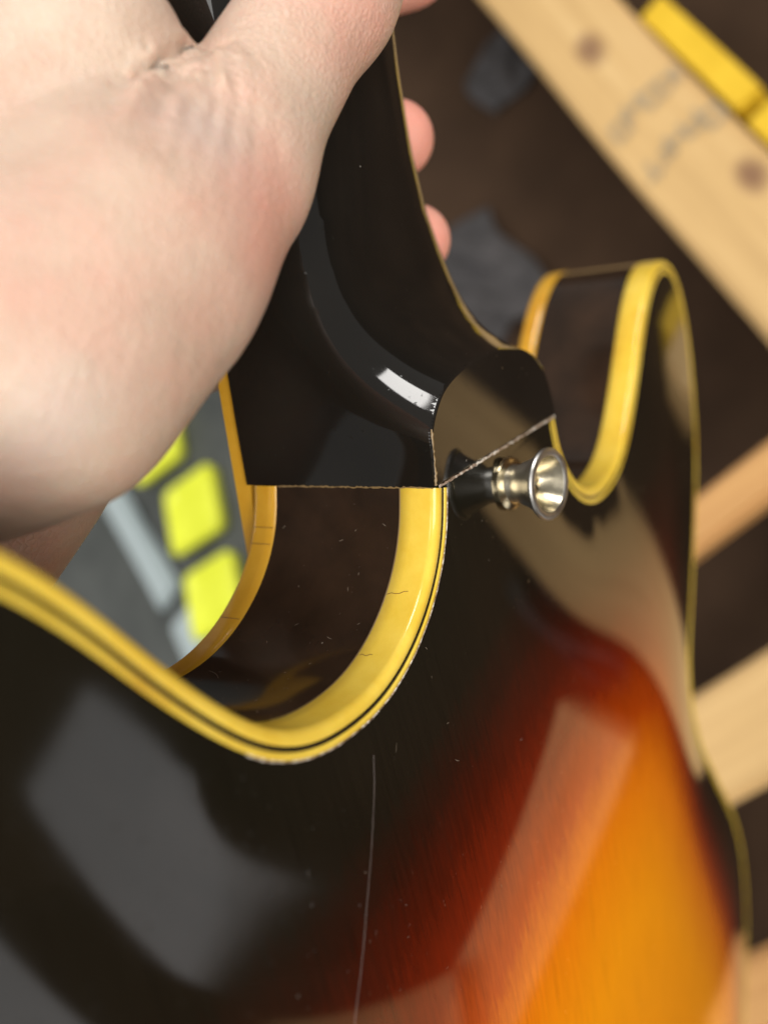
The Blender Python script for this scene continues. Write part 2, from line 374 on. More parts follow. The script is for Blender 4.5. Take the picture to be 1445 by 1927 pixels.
# age cracks across the binding, lacquer crack down the back
def edge_pt(i, z):
    k = int(math.floor(i)); fr = i-k; p = (out[k]-inn[k]*.03)*(1-fr)+(out[k+1]-inn[k+1]*.03)*fr; return (p[0], p[1], z)
def nearest(x, y): return int(np.argmin(((out-[x, y])**2).sum(1)))
for (x, y, za, zb_, dx) in ((-36.5, -15.5, -6.6, -2.9, .5), (-47, -21.4, -6.4, -4.2, .2)):
    i = nearest(x, y)
    pts = [edge_pt(i+dx*t+.12*math.sin(9*t), za+(zb_-za)*t) for t in np.linspace(0, 1, 6)]
    nn = -inn[i]; strip('age_crack', pts, .11, m_crackline, guitar, (nn[0], nn[1], 0), .02, .15)
for (x, y) in ((-29.8, -7), (-31.5, -9.8), (-43, -19.7)):
    i = nearest(x, y); zt = ztop(x)
    pts = [edge_pt(i, zt+.9+(4.3)*t) for t in np.linspace(0, 1, 6)]
    nn = -inn[i]; strip('age_crack', pts, .14, m_crackline, guitar, (nn[0], nn[1], 0), .02, .15)
m_hair, ns, lk, b = mat('pale_lacquer_crack'); setin(b, Base_Color=(.12, .09, .08, 1), Roughness=.3)
ck = [(-57.7, -31.1), (-59.5, -35.0), (-61.7, -38.7), (-63.9, -42.2), (-66.2, -45.6), (-68.1, -48.4), (-70.7, -52.4), (-72.9, -55.6), (-75.2, -58.7), (-77.2, -61.9), (-80, -66)]
ck = catmull(ck, .8)
strip('lacquer_crack', [(x, y, zback(x, y)+.01) for x, y in ck], .075, m_hair, guitar, (0, 0, 1), .02, .3)

m_scr, ns, lk, b = mat('pale_scratch'); setin(b, Base_Color=(.20, .16, .12, 1), Roughness=.4)
V = []; F = []
def hair(pts, nn, w):
    nn = np.array(nn, float); P_ = [np.array(p, float) for p in pts]
    for i, p in enumerate(P_):
        t = P_[min(i+1, len(P_)-1)]-P_[max(i-1, 0)]; sd = np.cross(t, nn); sd /= np.linalg.norm(sd)+1e-9
        ww = w*(.35+math.sin(math.pi*(i+.5)/len(P_)))
        V.append(G(*(p+nn*.035-sd*ww*.5))); V.append(G(*(p+nn*.035+sd*ww*.5)))
        if i: k = len(V)-4; F.append((k, k+1, k+3, k+2))
for q in range(20):
    i0 = rng.integers(K-40, K-4); z0 = rng.uniform(-31, -9); L_ = rng.choice([.5, .8, 1.2, 4.0], p=[.4, .3, .2, .1]); an_ = rng.uniform(0, 6.28); cv = rng.uniform(-.5, .5)
    pts = []
    for t in np.linspace(0, 1, 6):
        ii = np.clip(i0+L_*t*math.cos(an_+cv*t)/1.5, 1, K-2); pts.append(np.array(edge_pt(ii, z0+L_*t*math.sin(an_+cv*t))))
    nn = -inn[i0]; pts = [p+np.array([inn[i0][0], inn[i0][1], 0])*.13 for p in pts]; hair(pts, (nn[0], nn[1], 0), .07)
for q in range(26):
    x0 = rng.uniform(-75, 60); y0 = rng.uniform(-75, -8); L_ = rng.choice([.4, .7, 1.3, 3.5], p=[.5, .3, .15, .05]); an_ = rng.uniform(0, 6.28); cv = rng.uniform(-.8, .8)
    if not inside(np.array([x0]), np.array([y0]), inset)[0]: continue
    pts = [(x0+L_*t*math.cos(an_+cv*t), y0+L_*t*math.sin(an_+cv*t)) for t in np.linspace(0, 1, 5)]
    hair([(x, y, zback(x, y)) for x, y in pts], (0, 0, 1), .06)
sc_o = mesh_obj('fine_scratches', V, F, m_scr, guitar); sc_o['kind'] = 'stuff'

# ------------------------------------------------------------------ strap button (turned part on the back of the heel block)
_ax = np.array([-.17, .045, 1.0]); _ax /= np.linalg.norm(_ax)          # the button sits slightly crooked
_bx = np.cross([0, 1., 0], _ax); _bx /= np.linalg.norm(_bx)
BT = np.c_[_bx, np.cross(_ax, _bx), _ax]
def lathe(name, prof, centre, material, parent, seg=64, sharp=35):
    V = []; F = []; m = len(prof)
    for k in range(seg):
        a = 2*math.pi*k/seg
        for r_, z in prof: V.append(G(*(np.array(centre)+BT@np.array([r_*math.cos(a), r_*math.sin(a), z]))))
    for k in range(seg):
        for j in range(m-1): F.append((k*m+j, ((k+1) % seg)*m+j, ((k+1) % seg)*m+j+1, k*m+j+1))
    return mesh_obj(name, V, F, material, parent, sharp=sharp)
BC = (-1.6, -6.6, .55)
button = lathe('strap_button', [(0.4, .6), (3.5, .7), (3.5, 1.9), (3.45, 2.6), (3.55, 3.3), (3.95, 4.1), (4.5, 5.7), (5.3, 7.2), (5.85, 8.15), (6.3, 8.3), (6.55, 8.6), (6.6, 8.95), (6.4, 9.3), (6.0, 9.42), (5.4, 9.35), (5.1, 9.15)], BC, m_metal, guitar)
lathe('cup', [(5.1, 9.15), (4.9, 8.7), (4.2, 7.3), (3.5, 6.0), (3.1, 5.3), (2.9, 5.0), (.0, 4.9)], BC, m_brass, button)
lathe('button_flange', [(.4, -.6), (4.5, -.6), (4.7, .02), (4.95, .25), (5.0, .7), (4.85, 1.15), (4.3, 1.35), (3.8, 1.45), (3.52, 1.6)], BC, m_nickel, button)
lathe('screw', [(0, 6.3), (1.0, 6.25), (1.8, 6.0), (2.3, 5.5), (2.35, 4.9)], BC, m_screw, button, 40)
for ang in (.4, .4+math.pi/2):
    dx, dy = math.cos(ang), math.sin(ang)
    strip('screw_slot', lin(np.array(BC)+BT@np.array([-dx*1.3, -dy*1.3, 6.28]), np.array(BC)+BT@np.array([dx*1.3, dy*1.3, 6.28]), 5), .5, m_ply, button, (0, 0, 1), .06)

# ------------------------------------------------------------------ the hand: one continuous surface grown from tapered limbs (smooth union, surface nets)
m_skin, ns, lk, b = mat('skin')
at = ns.new('ShaderNodeAttribute'); at.attribute_name = 'blush'
n1 = noise(ns, lk, 110, 7, .68); n2 = noise(ns, lk, 38, 6, .62)
r1 = ramp(ns, [(.3, (.48, .33, .25)), (.5, (.55, .405, .315)), (.7, (.60, .475, .375))]); lk.new(n2.outputs[0], r1.inputs[0])
bl = math_n(ns, lk, 'ADD', at.outputs['Fac'], math_n(ns, lk, 'MULTIPLY', math_n(ns, lk, 'SUBTRACT', n1.outputs[0], .5), .9), True)
mx = ns.new('ShaderNodeMix'); mx.data_type = 'RGBA'; lk.new(bl, mx.inputs[0]); lk.new(r1.outputs[0], mx.inputs[6]); mx.inputs[7].default_value = (.72, .31, .24, 1)
ac = ns.new('ShaderNodeAttribute'); ac.attribute_name = 'cool'
mx2 = ns.new('ShaderNodeMix'); mx2.data_type = 'RGBA'; lk.new(ac.outputs['Fac'], mx2.inputs[0]); lk.new(mx.outputs[2], mx2.inputs[6]); mx2.inputs[7].default_value = (.52, .44, .40, 1)
lk.new(mx2.outputs[2], b.inputs['Base Color'])
setin(b, Roughness=.42, IOR=1.4, Subsurface_Weight=.35, Subsurface_Radius=(.004, .0016, .0009), Subsurface_Scale=.8)
vor = ns.new('ShaderNodeTexVoronoi'); vor.feature = 'DISTANCE_TO_EDGE'; vor.inputs['Scale'].default_value = 900
tc = ns.new('ShaderNodeTexCoord'); lk.new(tc.outputs['Object'], vor.inputs['Vector'])
vv2 = noise(ns, lk, 700, 5, .65, (1, .35, 1)); lines = noise(ns, lk, 420, 3, .6, (.25, 1, .6))
pore = math_n(ns, lk, 'ADD', math_n(ns, lk, 'MULTIPLY', math_n(ns, lk, 'MINIMUM', vor.outputs[0], .25), 1.2), math_n(ns, lk, 'ADD', math_n(ns, lk, 'MULTIPLY', vv2.outputs[0], .6), math_n(ns, lk, 'MULTIPLY', lines.outputs[0], .9)))
aw = ns.new('ShaderNodeAttribute'); aw.attribute_name = 'wrinkle'; ap = ns.new('ShaderNodeAttribute'); ap.attribute_name = 'wrinkle_phase'
wv = math_n(ns, lk, 'SINE', math_n(ns, lk, 'ADD', ap.outputs['Fac'], math_n(ns, lk, 'MULTIPLY', noise(ns, lk, 130, 3).outputs[0], 7.0)))
wh = math_n(ns, lk, 'MULTIPLY', wv, aw.outputs['Fac'])
hgt = math_n(ns, lk, 'ADD', math_n(ns, lk, 'MULTIPLY', pore, .55), math_n(ns, lk, 'MULTIPLY', wh, 1.0))
bump(ns, lk, hgt, b, .8, .0006)

LIMBS = [  # (a, ra, b, rb, blend) guitar mm; a hand closing round the neck from the left
    ((-20.0, 76.5, -13.2), 10.4, (-1.6, 95.5, -9.2), 10.0, 4),
    ((-47.6, 50.1, -18.0), 11.2, (-20.5, 75.8, -13.6), 10.1, 6),
    ((-63.7, 40.9, -21.3), 16.3, (-47.6, 50.1, -18.0), 11.3, 9),
    ((-77.9, 29.7, -26.4), 16.7, (-63.7, 40.9, -21.3), 16.3, 9),
    ((-82.9, 26.4, -36.5), 16.8, (-77.9, 29.7, -26.4), 16.7, 10),
    ((-58.0, 55.1, -35.3), 16.1, (-62.3, 41.2, -23.2), 14.3, 8),
    ((-69.4, 53.8, -41.0), 16.7, (-54.2, 66.1, -32.9), 14.7, 2.2),
    ((-54.2, 66.1, -32.9), 14.7, (-49, 86, -48), 13, 2.2),
    ((-50, 84, -50), 11.5, (-12, 92, -66), 8.8, 5),
    ((-12, 92, -66), 8.8, (24, 91, -62), 8.2, 4),
    ((24, 91, -62), 8.2, (56.8, 98.3, -32.9), 7.8, 4),
    ((-66, 52, -46), 18, (-60, 24, -60), 16, 9),
    ((-80, 30, -40), 18, (-62, 24, -58), 15, 9),
    ((-58.3, 14.5, -65.4), 18.0, (-68.8, 2.3, -75.7), 19.0, 6),
    ((-60, 26, -58), 15, (-58.3, 14.5, -65.4), 18.0, 8),
    ((-58, 64, -58), 11, (-14, 65, -66), 8.8, 5),
    ((-14, 65, -66), 8.8, (24, 64, -63), 8.2, 4),
    ((24, 64, -63), 8.2, (35.5, 61.45, -48), 8.2, 4),
    ((35.5, 61.45, -48), 8.2, (33.5, 60.9, -33.0), 8.2, 4),
    ((-58, 42, -60), 11, (-14, 46, -66), 8.8, 5),
    ((-14, 46, -66), 8.8, (24, 45, -63), 8.2, 4),
    ((24, 45, -63), 8.2, (33.9, 41.2, -48), 8.2, 4),
    ((33.9, 41.2, -48), 8.2, (31.9, 39.4, -30.3), 7.7, 4),
    ((-58, 22, -62), 10, (-14, 22, -66), 8, 5),
    ((-14, 22, -66), 8, (18, 21, -60), 7, 4),
    ((-84, 36, -42), 21, (-128, 44, -62), 23, 12),
    ((-68.8, 2.3, -75.7), 19.0, (-128, 36, -74), 22, 12),
    ((-128, 42, -66), 25, (-230, 60, -100), 30, 10),
]
def cone_sdf(X, Y, Z, a, ra, b_, rb):
    a = np.array(a); d = np.array(b_)-a; l2 = d@d
    px, py, pz = X-a[0], Y-a[1], Z-a[2]
    t = np.clip((px*d[0]+py*d[1]+pz*d[2])/l2, 0, 1)
    return np.sqrt((px-t*d[0])**2+(py-t*d[1])**2+(pz-t*d[2])**2) - (ra+(rb-ra)*t)
HS = .7
hx = np.arange(-300, 56, HS); hx = hx[hx > -190]; hy = np.arange(-28, 122, HS); hzz = np.arange(-118, 22, HS)
X, Y, Z = (A_.astype(np.float32) for A_ in np.meshgrid(hx, hy, hzz, indexing='ij'))
D = None
for a, ra, b_, rb, k in LIMBS:
    lo = np.minimum(np.array(a)-ra, np.array(b_)-rb)-14; hi = np.maximum(np.array(a)+ra, np.array(b_)+rb)+14
    if D is None: D = np.full(X.shape, 30, np.float32)
    sl = tuple(slice(max(0, int((l_-g[0])/HS)), max(0, int((h_-g[0])/HS)+2)) for l_, h_, g in zip(lo, hi, (hx, hy, hzz)))
    d = cone_sdf(X[sl], Y[sl], Z[sl], a, ra, b_, rb); D0 = D[sl]
    h_ = np.clip(.5+.5*(D0-d)/k, 0, 1); D[sl] = D0*(1-h_)+d*h_-k*h_*(1-h_)
def surface_nets(D, ox, h):
    S = D < 0; nx, ny, nz = D.shape
    acc = np.zeros((nx-1, ny-1, nz-1, 3), np.float32); cnt = np.zeros((nx-1, ny-1, nz-1), np.float32)
    for ax in range(3):
        s0 = [slice(None)]*3; s1 = [slice(None)]*3; s0[ax] = slice(0, -1); s1[ax] = slice(1, None)
        A, B = D[tuple(s0)], D[tuple(s1)]; cr = (A < 0) != (B < 0)
        t = np.where(cr, A/(A-B+1e-12), 0)
        o1, o2 = [q for q in range(3) if q != ax]
        for i in (0, 1):
            for j in (0, 1):
                sl = [slice(None)]*3
                sl[o1] = slice(i, D.shape[o1]-1+i); sl[o2] = slice(j, D.shape[o2]-1+j)
                c = cr[tuple(sl)]; tt = t[tuple(sl)]
                cnt += c; acc[..., ax] += np.where(c, tt, 0); acc[..., o1] += c*i; acc[..., o2] += c*j
    act = cnt > 0; idx = -np.ones(act.shape, np.int64); idx[act] = np.arange(act.sum())
    w = np.argwhere(act); V = (w+acc[act]/cnt[act][:, None])*h+np.array(ox)
    Fs = []
    for ax in range(3):
        s0 = [slice(None)]*3; s1 = [slice(None)]*3; s0[ax] = slice(0, -1); s1[ax] = slice(1, None)
        cr = (S[tuple(s0)] != S[tuple(s1)]); e = np.argwhere(cr)
        o1, o2 = [q for q in range(3) if q != ax]
        ok = (e[:, o1] > 0) & (e[:, o2] > 0) & (e[:, o1] < D.shape[o1]-1) & (e[:, o2] < D.shape[o2]-1); e = e[ok]
        def cell(a_, b_): 
            q = e.copy(); q[:, o1] -= a_; q[:, o2] -= b_; return idx[q[:, 0], q[:, 1], q[:, 2]]
        Fs.append(np.c_[cell(0, 0), cell(1, 0), cell(1, 1), cell(0, 1)])
    F = np.concatenate(Fs); F = F[(F >= 0).all(1)]
    return V, F
HV, HF = surface_nets(D, (hx[0], hy[0], hzz[0]), HS)
ed = np.unique(np.sort(np.concatenate([HF[:, [0, 1]], HF[:, [1, 2]], HF[:, [2, 3]], HF[:, [3, 0]]]), axis=1), axis=0)
dg = np.zeros(len(HV)); np.add.at(dg, ed[:, 0], 1); np.add.at(dg, ed[:, 1], 1)
for it in range(6):
    acc = np.zeros_like(HV); np.add.at(acc, ed[:, 0], HV[ed[:, 1]]); np.add.at(acc, ed[:, 1], HV[ed[:, 0]])
    HV = HV + (.5 if it % 2 == 0 else -.5)*(acc/dg[:, None]-HV)
# skin folds: grooves pressed into the surface along 3-D lines
fn = np.cross(HV[HF[:, 2]]-HV[HF[:, 0]], HV[HF[:, 3]]-HV[HF[:, 1]]); VN = np.zeros_like(HV)
for c in range(4): np.add.at(VN, HF[:, c], fn)
VN /= np.linalg.norm(VN, axis=1)[:, None]+1e-9
cen = HV.mean(0)
tip_i = np.argmax(HV[:, 2]); VN *= np.sign(VN[tip_i, 2]) or 1
FOLDS = [
         ([(-48.0, 65.9, -18.0), (-51.7, 64.6, -17.4), (-54.8, 63.0, -17.2), (-57.2, 61.7, -16.5), (-63.9, 58.5, -13.6), (-68.9, 55.7, -12.0), (-72.4, 53.3, -11.0)], 1.50, 1.3),
         ([(-56.8, 62.3, -17.2), (-58.3, 62.8, -17.9), (-60.2, 63.0, -18.5)], 0.70, 1.1),
         ([(-59.9, 60.7, -15.6), (-64.3, 59.1, -14.7), (-68.7, 57.7, -14.9)], 0.80, 1.3),
         ([(-49.1, 65.0, -17.0), (-53.3, 62.4, -15.3), (-60.3, 58.0, -11.7), (-65.4, 54.3, -9.0), (-68.8, 51.4, -7.6)], 0.81, 0.9),
         ([(-47.7, 65.6, -15.8), (-51.3, 63.2, -14.6), (-55.8, 59.6, -12.2), (-60.8, 56.1, -9.6), (-64.7, 53.4, -8.1)], 1.01, 0.9),
         ([(-47.7, 65.3, -14.1), (-50.2, 62.8, -12.0), (-52.6, 59.9, -10.2), (-56.4, 56.7, -9.0), (-61.0, 53.5, -7.4)], 1.01, 0.95),
         ([(-46.6, 65.6, -13.0), (-48.4, 63.2, -10.9), (-50.3, 60.2, -8.9), (-52.8, 57.1, -8.0)], 0.68, 0.9),
         ([(-45.8, 65.7, -12.0), (-48.0, 61.6, -8.9), (-48.5, 59.3, -7.3)], 0.47, 0.9),
         ([(-52.7, 61.9, -13.3), (-55.4, 58.6, -10.7), (-60.0, 55.2, -8.6), (-64.3, 52.0, -6.9)], 0.61, 0.8),
]
disp = np.zeros(len(HV))
for pl_, depth_, sig in FOLDS:
    P_ = np.array(pl_); sel = np.where(((HV > P_.min(0)-6) & (HV < P_.max(0)+6)).all(1))[0]
    best = np.full(len(sel), 1e9); par = np.zeros(len(sel)); tot = len(P_)-1
    for k in range(tot):
        a, d = P_[k], P_[k+1]-P_[k]; t = np.clip(((HV[sel]-a)@d)/(d@d), 0, 1)
        q = np.linalg.norm(HV[sel]-a-t[:, None]*d, axis=1); m2 = q < best; best = np.where(m2, q, best); par = np.where(m2, (k+t)/tot, par)
    fade = np.clip((1-par)*1.7, 0, 1)*(.75+.25*np.sin(par*17+sig*40))
    disp[sel] -= depth_*fade*(np.exp(-(best/sig)**2) - .45*np.exp(-((best-1.9*sig)/(sig*1.0))**2))
HV = HV + VN*disp[:, None]
hand = mesh_obj('hand', [G(*v) for v in HV], [tuple(int(q) for q in f_) for f_ in HF], m_skin)
tag(hand, 'bare pale hand gripping the dark guitar neck, thumb along its back', 'hand')
def blob(c, r_): return np.exp(-((HV-np.array(c))**2).sum(1)/(r_*r_))

wc = blob((-59, 56, -8), 9)
blush = .05 + .62*blob((-54.4, 44.9, -3.4), 13) + .9*np.clip((HV[:, 0]-10)/14, 0, 1) + .42*blob((-26, 69.3, -3), 12) + .45*blob((-76, 5, -62), 20) + .08*blob((-87, 41, -13), 12) + .14*blob((-79.8, 32.5, -6.5), 9) - .15*blob((-74.5, 47.4, -7.6), 10) - .2*blob((-45.6, 58, -3.9), 9)
blush = blush*(1-.55*wc)
cool = .45*blob((-61, 54, -6.8), 6) + .40*blob((-88.3, 24.5, -10.3), 6) + .3*blob((-92, 20, -14), 5)
wr = np.clip(wc*.22, 0, 1); ph = (HV @ np.array([.496, -.131, .858]))*2.6

for nm, arr in (('blush', blush), ('cool', cool), ('wrinkle', wr), ('wrinkle_phase', ph)):
    a_ = hand.data.attributes.new(nm, 'FLOAT', 'POINT'); a_.data.foreach_set('value', arr.astype(np.float32))

# ------------------------------------------------------------------ timber on the floor
def wood(name, c0, c1, c2, axis=0, knots=()):
    m, ns, lk, b = mat(name)
    st = [1.0, 1.0, 1.0]; st[axis] = .06
    g = noise(ns, lk, 95, 5, .6, tuple(st)); w = noise(ns, lk, 9, 3, .5, tuple(st)); f_ = noise(ns, lk, 5, 3)
    v = math_n(ns, lk, 'ADD', math_n(ns, lk, 'MULTIPLY', g.outputs[0], .45), math_n(ns, lk, 'MULTIPLY', w.outputs[0], .55))
    r = ramp(ns, [(.32, c0), (.5, c1), (.68, c2)]); lk.new(v, r.inputs[0])
    col = r.outputs[0]
    for (kx, ky, kr) in knots:
        tc = ns.new('ShaderNodeTexCoord'); mp = ns.new('ShaderNodeMapping'); mp.vector_type = 'POINT'
        mp.inputs['Location'].default_value = (-kx*.62, -ky, 0); mp.inputs['Scale'].default_value = (.62, 1, 0)
        lk.new(tc.outputs['Object'], mp.inputs[0])
        ln = ns.new('ShaderNodeVectorMath'); ln.operation = 'LENGTH'; lk.new(mp.outputs[0], ln.inputs[0])
        d = math_n(ns, lk, 'DIVIDE', ln.outputs['Value'], kr)
        d = math_n(ns, lk, 'ADD', d, math_n(ns, lk, 'MULTIPLY', math_n(ns, lk, 'SUBTRACT', noise(ns, lk, 120, 2).outputs[0], .5), .5))
        kf = ramp(ns, [(.0, (.9,)*3), (.45, (.75,)*3), (.9, (.22,)*3), (1.0, (0, 0, 0))]); lk.new(math_n(ns, lk, 'MULTIPLY', d, .5), kf.inputs[0])
        mx = ns.new('ShaderNodeMix'); mx.data_type = 'RGBA'; lk.new(kf.outputs[0], mx.inputs[0]); lk.new(col, mx.inputs[6]); mx.inputs[7].default_value = (.16, .075, .045, 1)
        col = mx.outputs[2]
    lk.new(col, b.inputs['Base Color']); b.inputs['Roughness'].default_value = .62; b.inputs['Specular IOR Level'].default_value = .3
    bump(ns, lk, g.outputs[0], b, .25, .0015)
    return m
PALE = ((.40, .25, .10), (.55, .36, .155), (.64, .45, .22)); ORNG = ((.40, .20, .07), (.52, .285, .105), (.58, .35, .14))
def timber(name, x0, x1, y0, y1, z0, z1, material, bev=.004):
    """one sawn piece with softened arrises; base at its own origin"""
    bm = bmesh.new(); bmesh.ops.create_cube(bm, size=1)
    for v in bm.verts: v.co = Vector((v.co.x*(x1-x0), v.co.y*(y1-y0), (v.co.z+.5)*(z1-z0)))
    L_ = max(x1-x0, y1-y0); ax = 0 if (x1-x0) > (y1-y0) else 1
    bmesh.ops.subdivide_edges(bm, edges=[e for e in bm.edges if abs((e.verts[0].co-e.verts[1].co)[ax]) > L_*.9], cuts=10, use_grid_fill=True)
    ph_ = random.uniform(0, 6)
    for v in bm.verts: v.co[1-ax] += .0012*math.sin(v.co[ax]*17+ph_); v.co.z += .0008*math.sin(v.co[ax]*11+ph_*2)
    bmesh.ops.bevel(bm, geom=[e for e in bm.edges if len(e.link_faces) == 2 and e.calc_face_angle() > 1], offset=bev, segments=2, affect='EDGES')
    me = bpy.data.meshes.new(name); bm.to_mesh(me); bm.free()
    for p in me.polygons: p.use_smooth = False
    o = bpy.data.objects.new(name, me); COL.objects.link(o); me.materials.append(material)
    o.location = ((x0+x1)/2, (y0+y1)/2, z0); return o
def adopt(o, parent): o.parent = parent; o.matrix_parent_inverse = Matrix.Translation(-parent.location)
pallet = empty('wooden_pallet', (0, 0, 0))
tag(pallet, 'pale wooden pallet of beams and slats on the dark floor behind the guitar', 'pallet')
bx0, bx1 = -.95, -.112; bcx, bcy = (bx0+bx1)/2, .0455
m_beam = wood('pale_pine', *PALE, axis=0, knots=((-.459-bcx, .046-bcy, .0065), (-.278-bcx, .066-bcy, .0058), (-.60-bcx, .035-bcy, .006)))
m_slat = wood('pallet_pine', *PALE, axis=1, knots=()); m_slat2 = wood('orange_pine', *ORNG, axis=1)
beam = timber('beam', bx0, bx1, .009, .082, .03, .121, m_beam); adopt(beam, pallet)
for (x0, x1, y0, y1, m_) in ((-.129, -.099, -.42, .0085, m_slat2), (-.026, .038, -.42, .42, m_slat), (.112, .185, -.42, -.185, m_slat2), (.26, .33, -.42, -.125, m_slat),
                             ):
    adopt(timber('slat', x0, x1, y0, y1, .098, .120, m_), pallet)
bm2 = timber('beam', .088, .61, -.0435, .0435, .03, .121, wood('pine_beam', *PALE, axis=0)); bm2.rotation_euler.z = math.radians(-8.8); bm2.location.y = -.036; adopt(bm2, pallet)
sl3 = timber('slat', 0, .14, 0, .09, .1225, .140, m_slat); sl3.rotation_euler.z = math.radians(31); sl3.location = (.373, .0074, .1225); adopt(sl3, pallet)
adopt(timber('beam', -.14, .62, -.41, -.34, .0, .097, m_beam), pallet)
adopt(timber('foot_block', -.30, -.20, .012, .080, .0, .0298, m_slat), pallet)
adopt(timber('foot_block', -.80, -.70, .012, .080, .0, .0298, m_slat), pallet)
adopt(timber('foot_block', .30, .40, -.07, -.02, .0, .0298, m_slat), pallet)
# faint ink stamp across the beam: worn, unreadable block characters in two rows
m_ink, ns, lk, b = mat('faded_ink'); setin(b, Base_Color=(.36, .27, .16, 1), Roughness=.7)
strokes = []
def glyph(cx, cy, kind, s_=.0068):
    # each stroke: (x0,y0,x1,y1) in glyph units; rows run across the beam (-y), glyph tops face +x side
    K_ = {0: [(-1, -1, -1, 1), (1, -1, 1, 1), (-1, 0, 1, 0)], 1: [(-1, -1, -1, 1), (-1, 1, 1, 1), (-1, 0, .6, 0)], 2: [(-1, -1, 1, -1), (1, -1, 1, 1), (1, 1, -1, 1), (-1, 1, -1, -1)],
          3: [(0, -1, 0, 1), (-1, 1, 1, 1)], 4: [(-1, -1, -1, 1), (-1, 0, 1, 1), (-1, 0, 1, -1)]}[kind]
    strokes.append([(cx+y0*s_, cy-x0*s_*.8, cx+y1*s_, cy-x1*s_*.8) for x0, y0, x1, y1 in K_])
for k, (a_s, b_s) in enumerate(((-184, 61), (-185, 46), (-190, 33), (-184, 17))): glyph((a_s-178-20)*.001, (b_s+9)*.001, (4, 2, 0, 2)[k])
for k, (a_s, b_s) in enumerate(((-152, 65), (-160, 53), (-160, 40), (-160, 28), (-156, 15))): glyph((a_s-178-3)*.001, (b_s+9)*.001, (2, 1, 0, 1, 3)[k])
for gl in strokes:
    V = []; F = []
    for k_, (x0, y0, x1, y1) in enumerate(gl):
        d = Vector((x1-x0, y1-y0, 0)).normalized(); sd = Vector((-d.y, d.x, 0))*.0017; k = len(V); e_ = d*.0011
        for p, sg2 in (((x0, y0), -1), ((x1, y1), 1)):
            for sg in (-1, 1): V.append(Vector((p[0], p[1], .1222+.00012*k_)) + sd*sg + e_*sg2)
        F.append((k, k+1, k+3, k+2))
    st_o = mesh_obj('stamp_character', V, F, m_ink, smooth=False); st_o.parent = beam; st_o.matrix_parent_inverse = Matrix.Translation(-Vector(beam.location)); st_o['kind'] = 'stuff'
# yellow plastic edging laid against the beam
m_yel, ns, lk, b = mat('yellow_plastic')
n = noise(ns, lk, 20, 4); r = ramp(ns, [(.3, (.58, .36, .015)), (.7, (.70, .46, .03))]); lk.new(n.outputs[0], r.inputs[0]); lk.new(r.outputs[0], b.inputs['Base Color']); b.inputs['Roughness'].default_value = .4
for (x0, x1, lb) in ((-.452, -.330, 'yellow plastic bar against the pallet beam, the upper of the two, nearer the top'), (-.318, -.13, 'yellow plastic bar against the pallet beam, cut by the right edge of the photo')):
    o = timber('yellow_bar', x0, x1, .0835, .104, .0, .112, m_yel, .0012); tag(o, lb, 'plastic bar', 'yellow bars beside the beam')

# ------------------------------------------------------------------ lime lids and pale rails on the floor, far left
m_lime, ns, lk, b = mat('lime_plastic')
n = noise(ns, lk, 25, 3); r = ramp(ns, [(.3, (.74, .80, .03)), (.7, (.86, .92, .06))]); lk.new(n.outputs[0], r.inputs[0]); lk.new(r.outputs[0], b.inputs['Base Color']); b.inputs['Roughness'].default_value = .35
def bin_(cx, cy, rot, sx, sy, h, label):
    bm = bmesh.new(); w = .007
    w = .016; rings = [(sx*.96, sy*.96, 0), (sx, sy, h-.004), (sx-.001, sy-.001, h-.001), (sx-.005, sy-.005, h), (sx-w, sy-w, h), (sx-w-.006, sy-w-.006, h-.003), (sx-w-.012, sy-w-.012, h-.004)]
    vs = []
    for (a, b_, z) in rings:
        ring = []
        for qx, qy in ((1, 1), (-1, 1), (-1, -1), (1, -1)):
            for t in range(4):
                an_ = math.atan2(qy, qx)-math.pi/4+math.pi/2*t/3; rad = .010
                ring.append(bm.verts.new((qx*(a/2-rad)+rad*math.cos(an_), qy*(b_/2-rad)+rad*math.sin(an_), z)))
        vs.append(ring)
    for A, B in zip(vs[:-1], vs[1:]):
        for i in range(16): bm.faces.new((A[i], A[(i+1) % 16], B[(i+1) % 16], B[i]))
    bm.faces.new(vs[-1]); bm.faces.new(vs[0][::-1])
    bmesh.ops.recalc_face_normals(bm, faces=bm.faces)
    me = bpy.data.meshes.new('storage_lid'); bm.to_mesh(me); bm.free(); me.materials.append(m_lime)
    for p in me.polygons: p.use_smooth = len(p.vertices) == 4
    o = bpy.data.objects.new('storage_lid', me); COL.objects.link(o); o.location = (cx, cy, 0.012); o.rotation_euler.z = rot
    tag(o, label, 'lid', 'lime lids on the floor'); return o
bin_(-.535, -.608, math.radians(-13), .088, .094, .016, 'lime green plastic lid in the middle of the three, beside the pale metal rail')
bin_(-.420, -.623, math.radians(-13), .084, .090, .016, 'lime green plastic lid nearest the guitar binding, lowest of the three')
bin_(-.665, -.632, math.radians(-13), .088, .094, .016, 'lime green plastic lid partly hidden by the hand, highest of the three')
m_mat, ns, lk, b = mat('grey_rubber')
n = noise(ns, lk, 12, 5); r = ramp(ns, [(.3, (.040, .045, .042)), (.7, (.085, .092, .086))]); lk.new(n.outputs[0], r.inputs[0]); lk.new(r.outputs[0], b.inputs['Base Color']); b.inputs['Roughness'].default_value = .5
o = timber('rubber_mat', -1.5, -.18, -1.35, -.30, .0005, .011, m_mat); tag(o, 'dark grey rubber mat under the lime lids', 'mat')
m_rail, ns, lk, b = mat('pale_metal'); setin(b, Base_Color=(.40, .47, .48, 1), Metallic=.0, Roughness=.35)
